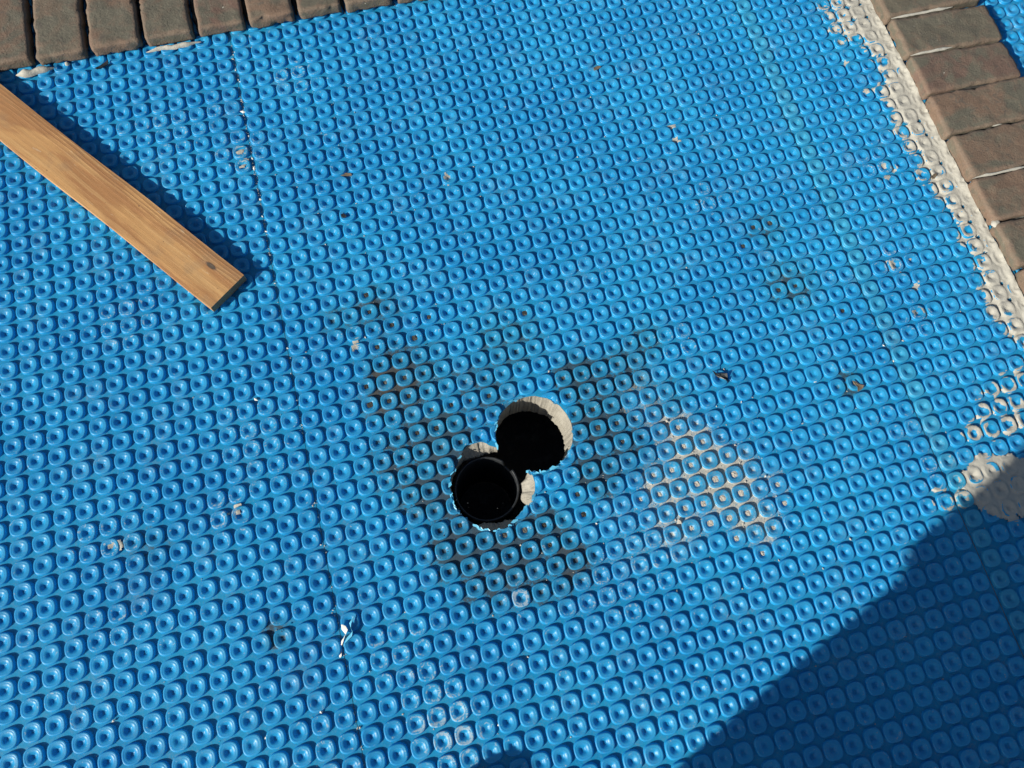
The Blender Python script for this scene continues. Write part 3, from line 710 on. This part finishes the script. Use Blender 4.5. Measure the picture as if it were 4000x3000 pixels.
flake('leaf_scrap', A((2318, 266), (2328, 258), (2342, 255), (2348, 262), (2334, 270), (2322, 274)), M_LEAF, 'tiny dark brown scrap between studs near the top centre', 'scrap', .05)
flake('dark_chip', A((372, 268), (385, 258), (405, 245), (424, 236), (420, 250), (398, 262), (380, 272)), M_SHARD, 'dark chip beside the bricks of the upper left row', 'chip', .10, .06)
flake('dark_chip', A((1331, 838), (1342, 832), (1350, 838), (1354, 846), (1345, 850), (1334, 848)), M_SHARD, 'small black chip on a stud right of the plank end', 'chip', .05)
flake('dark_chip', A((3637, 690), (3648, 678), (3660, 676), (3657, 688), (3645, 700)), M_LEAF, 'brown chip stuck at the edge of the cream mortar strip', 'chip', .07)
flake('dark_chip', A((1300, 664), (1320, 661), (1345, 668), (1370, 672), (1372, 680), (1345, 682), (1315, 676)), M_LEAF, 'flat brown crumb between studs above the centre', 'chip', .04, .02, -.12)

# curled shred of plastic, white with mortar, by the seam
def ribbon(name, pts, wdt, mat, parent=None, **props):
    V, F = [], []; P = np.array([(*at(u, v_, z), z) for u, v_, z in pts]); n = len(P)
    T = np.gradient(P[:, :2], axis=0); T /= np.linalg.norm(T, axis=1, keepdims=True)
    for i in range(n):
        ww = wdt[i]/2; o = np.array([-T[i, 1], T[i, 0]]); tl = .5+.4*math.sin(i*1.4)
        for s in (-1, 0, 1): V.append((*(P[i, :2]+o*ww*s*tl), P[i, 2]+s*ww*(1-tl)+.02*(s == 0)))
    for i in range(n-1):
        for k in range(2): F.append((i*3+k, (i+1)*3+k, (i+1)*3+k+1, i*3+k+1))
    return link(name, mesh(name, V, F), mat, parent, **props)
sh = thing('plastic_shred', 'curled blue plastic shred with white mortar on it by the seam at lower left', 'shred', (0, 0, 0))
ribbon('white_curl', [(1334, 2440, .06), (1342, 2452, .10), (1350, 2464, .12), (1350, 2478, .12), (1343, 2492, .10), (1337, 2505, .05), (1334, 2520, -.02)], [.08, .26, .36, .34, .20, .12, .06], M_WHITE, sh)
ribbon('blue_curl', [(1385, 2405, .05), (1377, 2420, .10), (1368, 2435, .14), (1370, 2452, .12), (1376, 2468, .08), (1370, 2480, .04), (1355, 2490, .02), (1346, 2510, -.04), (1340, 2528, -.1)], [.06, .10, .16, .20, .16, .22, .30, .24, .10], M_SHRED, sh)
ribbon('white_tail', [(1333, 2535, -.06), (1331, 2550, -.09), (1329, 2562, -.11), (1328, 2570, -.12)], [.04, .10, .22, .14], M_WHITE, sh)

# ------------------------------------------------------------------ the photographer, standing just below the frame; only the shadow falls into view
def skin_body(name, verts, edges, radii, mat, parent, root=0, sub=2):
    me = bpy.data.meshes.new(name+'_skeleton'); me.from_pydata([tuple(np.array(v)*U) for v in verts], edges, []); ob = bpy.data.objects.new(name, me); COL.objects.link(ob)
    m = ob.modifiers.new('skin', 'SKIN'); ob.modifiers.new('sub', 'SUBSURF').levels = sub
    for k, r in enumerate(radii): me.skin_vertices[0].data[k].radius = (r*U, r*U); me.skin_vertices[0].data[k].use_root = (k == root)
    dg = bpy.context.evaluated_depsgraph_get(); res = bpy.data.meshes.new_from_object(ob.evaluated_get(dg)); bpy.data.objects.remove(ob)
    res.polygons.foreach_set('use_smooth', [True]*len(res.polygons)); return link(name, res, mat, parent)
M_SKIN = simple('skin', (.42, .25, .17), .55, .1); M_CLOTH = simple('dark_cloth', (.05, .055, .07), .9); M_SHIRT = simple('grey_shirt', (.22, .23, .24), .9); M_SHOE = simple('work_shoe', (.06, .05, .04), .7); M_HAIR = simple('hair', (.03, .022, .015), .7)
pr = thing('person', 'photographer in shorts standing below the frame, seen only as a shadow', 'person', (0, 0, 0))
RX, LX_ = -8.6, -15.0; RY, LYY = -31.3, -36.7
V = [(-13, -32, 29), (RX-.4, -31.6, 27), (RX, RY+.2, 15), (RX, RY+.45, 8), (RX, RY+.3, 2.4), (LX_+.4, -35.0, 27), (LX_, LYY, 15), (LX_, LYY-.3, 8), (LX_, LYY-.4, 2.4),
     (-13, -31.6, 36), (-13, -31.4, 43), (-13, -31.2, 48.5), (-13, -30.6, 51), (-13, -29.6, 54), (-13, -29.4, 57),
     (-7.5, -31.2, 46.5), (-6.2, -29.0, 38), (-4.5, -21.5, 36.5), (-4.4, -19.6, 36.6), (-18.5, -31.2, 46.5), (-19.0, -28.5, 38), (-9.5, -21.5, 36.2), (-8.0, -19.8, 36.6)]
Eg = [(0, 1), (1, 2), (2, 3), (3, 4), (0, 5), (5, 6), (6, 7), (7, 8), (0, 9), (9, 10), (10, 11), (11, 12), (12, 13), (13, 14), (11, 15), (15, 16), (16, 17), (17, 18), (11, 19), (19, 20), (20, 21), (21, 22)]
rad = [4.4, 3.0, 1.85, 1.85, 1.25, 3.0, 2.2, 2.2, 1.35, 4.3, 4.8, 3.6, 1.8, 3.0, 2.4, 2.0, 1.5, 1.1, 1.3, 2.0, 1.5, 1.1, 1.3]
skin_body('body', V, Eg, rad, M_SKIN, pr)
def tube(name, path, mat, parent, K=20):
    V, F = [], []
    for (x, y, z, rx, ry) in path:
        for k in range(K): a = 2*math.pi*k/K; V.append((x+rx*math.cos(a)*(1+.03*math.sin(5*a)), y+ry*math.sin(a), z))
    for i in range(len(path)-1):
        for k in range(K): F.append((i*K+k, i*K+(k+1) % K, (i+1)*K+(k+1) % K, (i+1)*K+k))
    return link(name, mesh(name, V, F), mat, parent)
for (x, y) in ((RX, RY), (LX_, LYY)):
    tube('shorts_leg', [(x, y+(.1 if x > -10 else -1.0), 14.9, 2.75, 2.75 if x > -10 else 4.6), (x, y-(0 if x > -10 else 1.1), 17, 2.9, 2.75 if x > -10 else 4.9), (x*.85-13*.15, y*.85-33*.15, 24, 3.5, 3.4), (-13+(x+13)*.5, -33+(y+33)*.4, 30, 4.0, 4.3)], M_CLOTH, pr)
    skin_body('shoe', [(x, y-2.2, 1.3), (x, y+1, 1.3), (x, y+4.5, 1.2), (x, y+7.9, 1.3)], [(0, 1), (1, 2), (2, 3)], [1.5, 1.6, 1.6, 1.45], M_SHOE, pr)
tube('shirt', [(-13, -32, 28, 5.4, 4.4), (-13, -31.8, 34, 5.2, 4.5), (-13, -31.5, 42, 5.9, 4.8), (-13, -31.3, 47, 5.2, 3.6), (-13, -31.2, 48.6, 2.4, 2.2)], M_SHIRT, pr)
tube('hair', [(-13, -29.9, 54.2, 3.15, 3.2), (-13, -29.9, 56.5, 3.2, 3.3), (-13, -29.7, 58.6, 2.5, 2.6), (-13, -29.6, 59.8, .4, .4)], M_HAIR, pr)
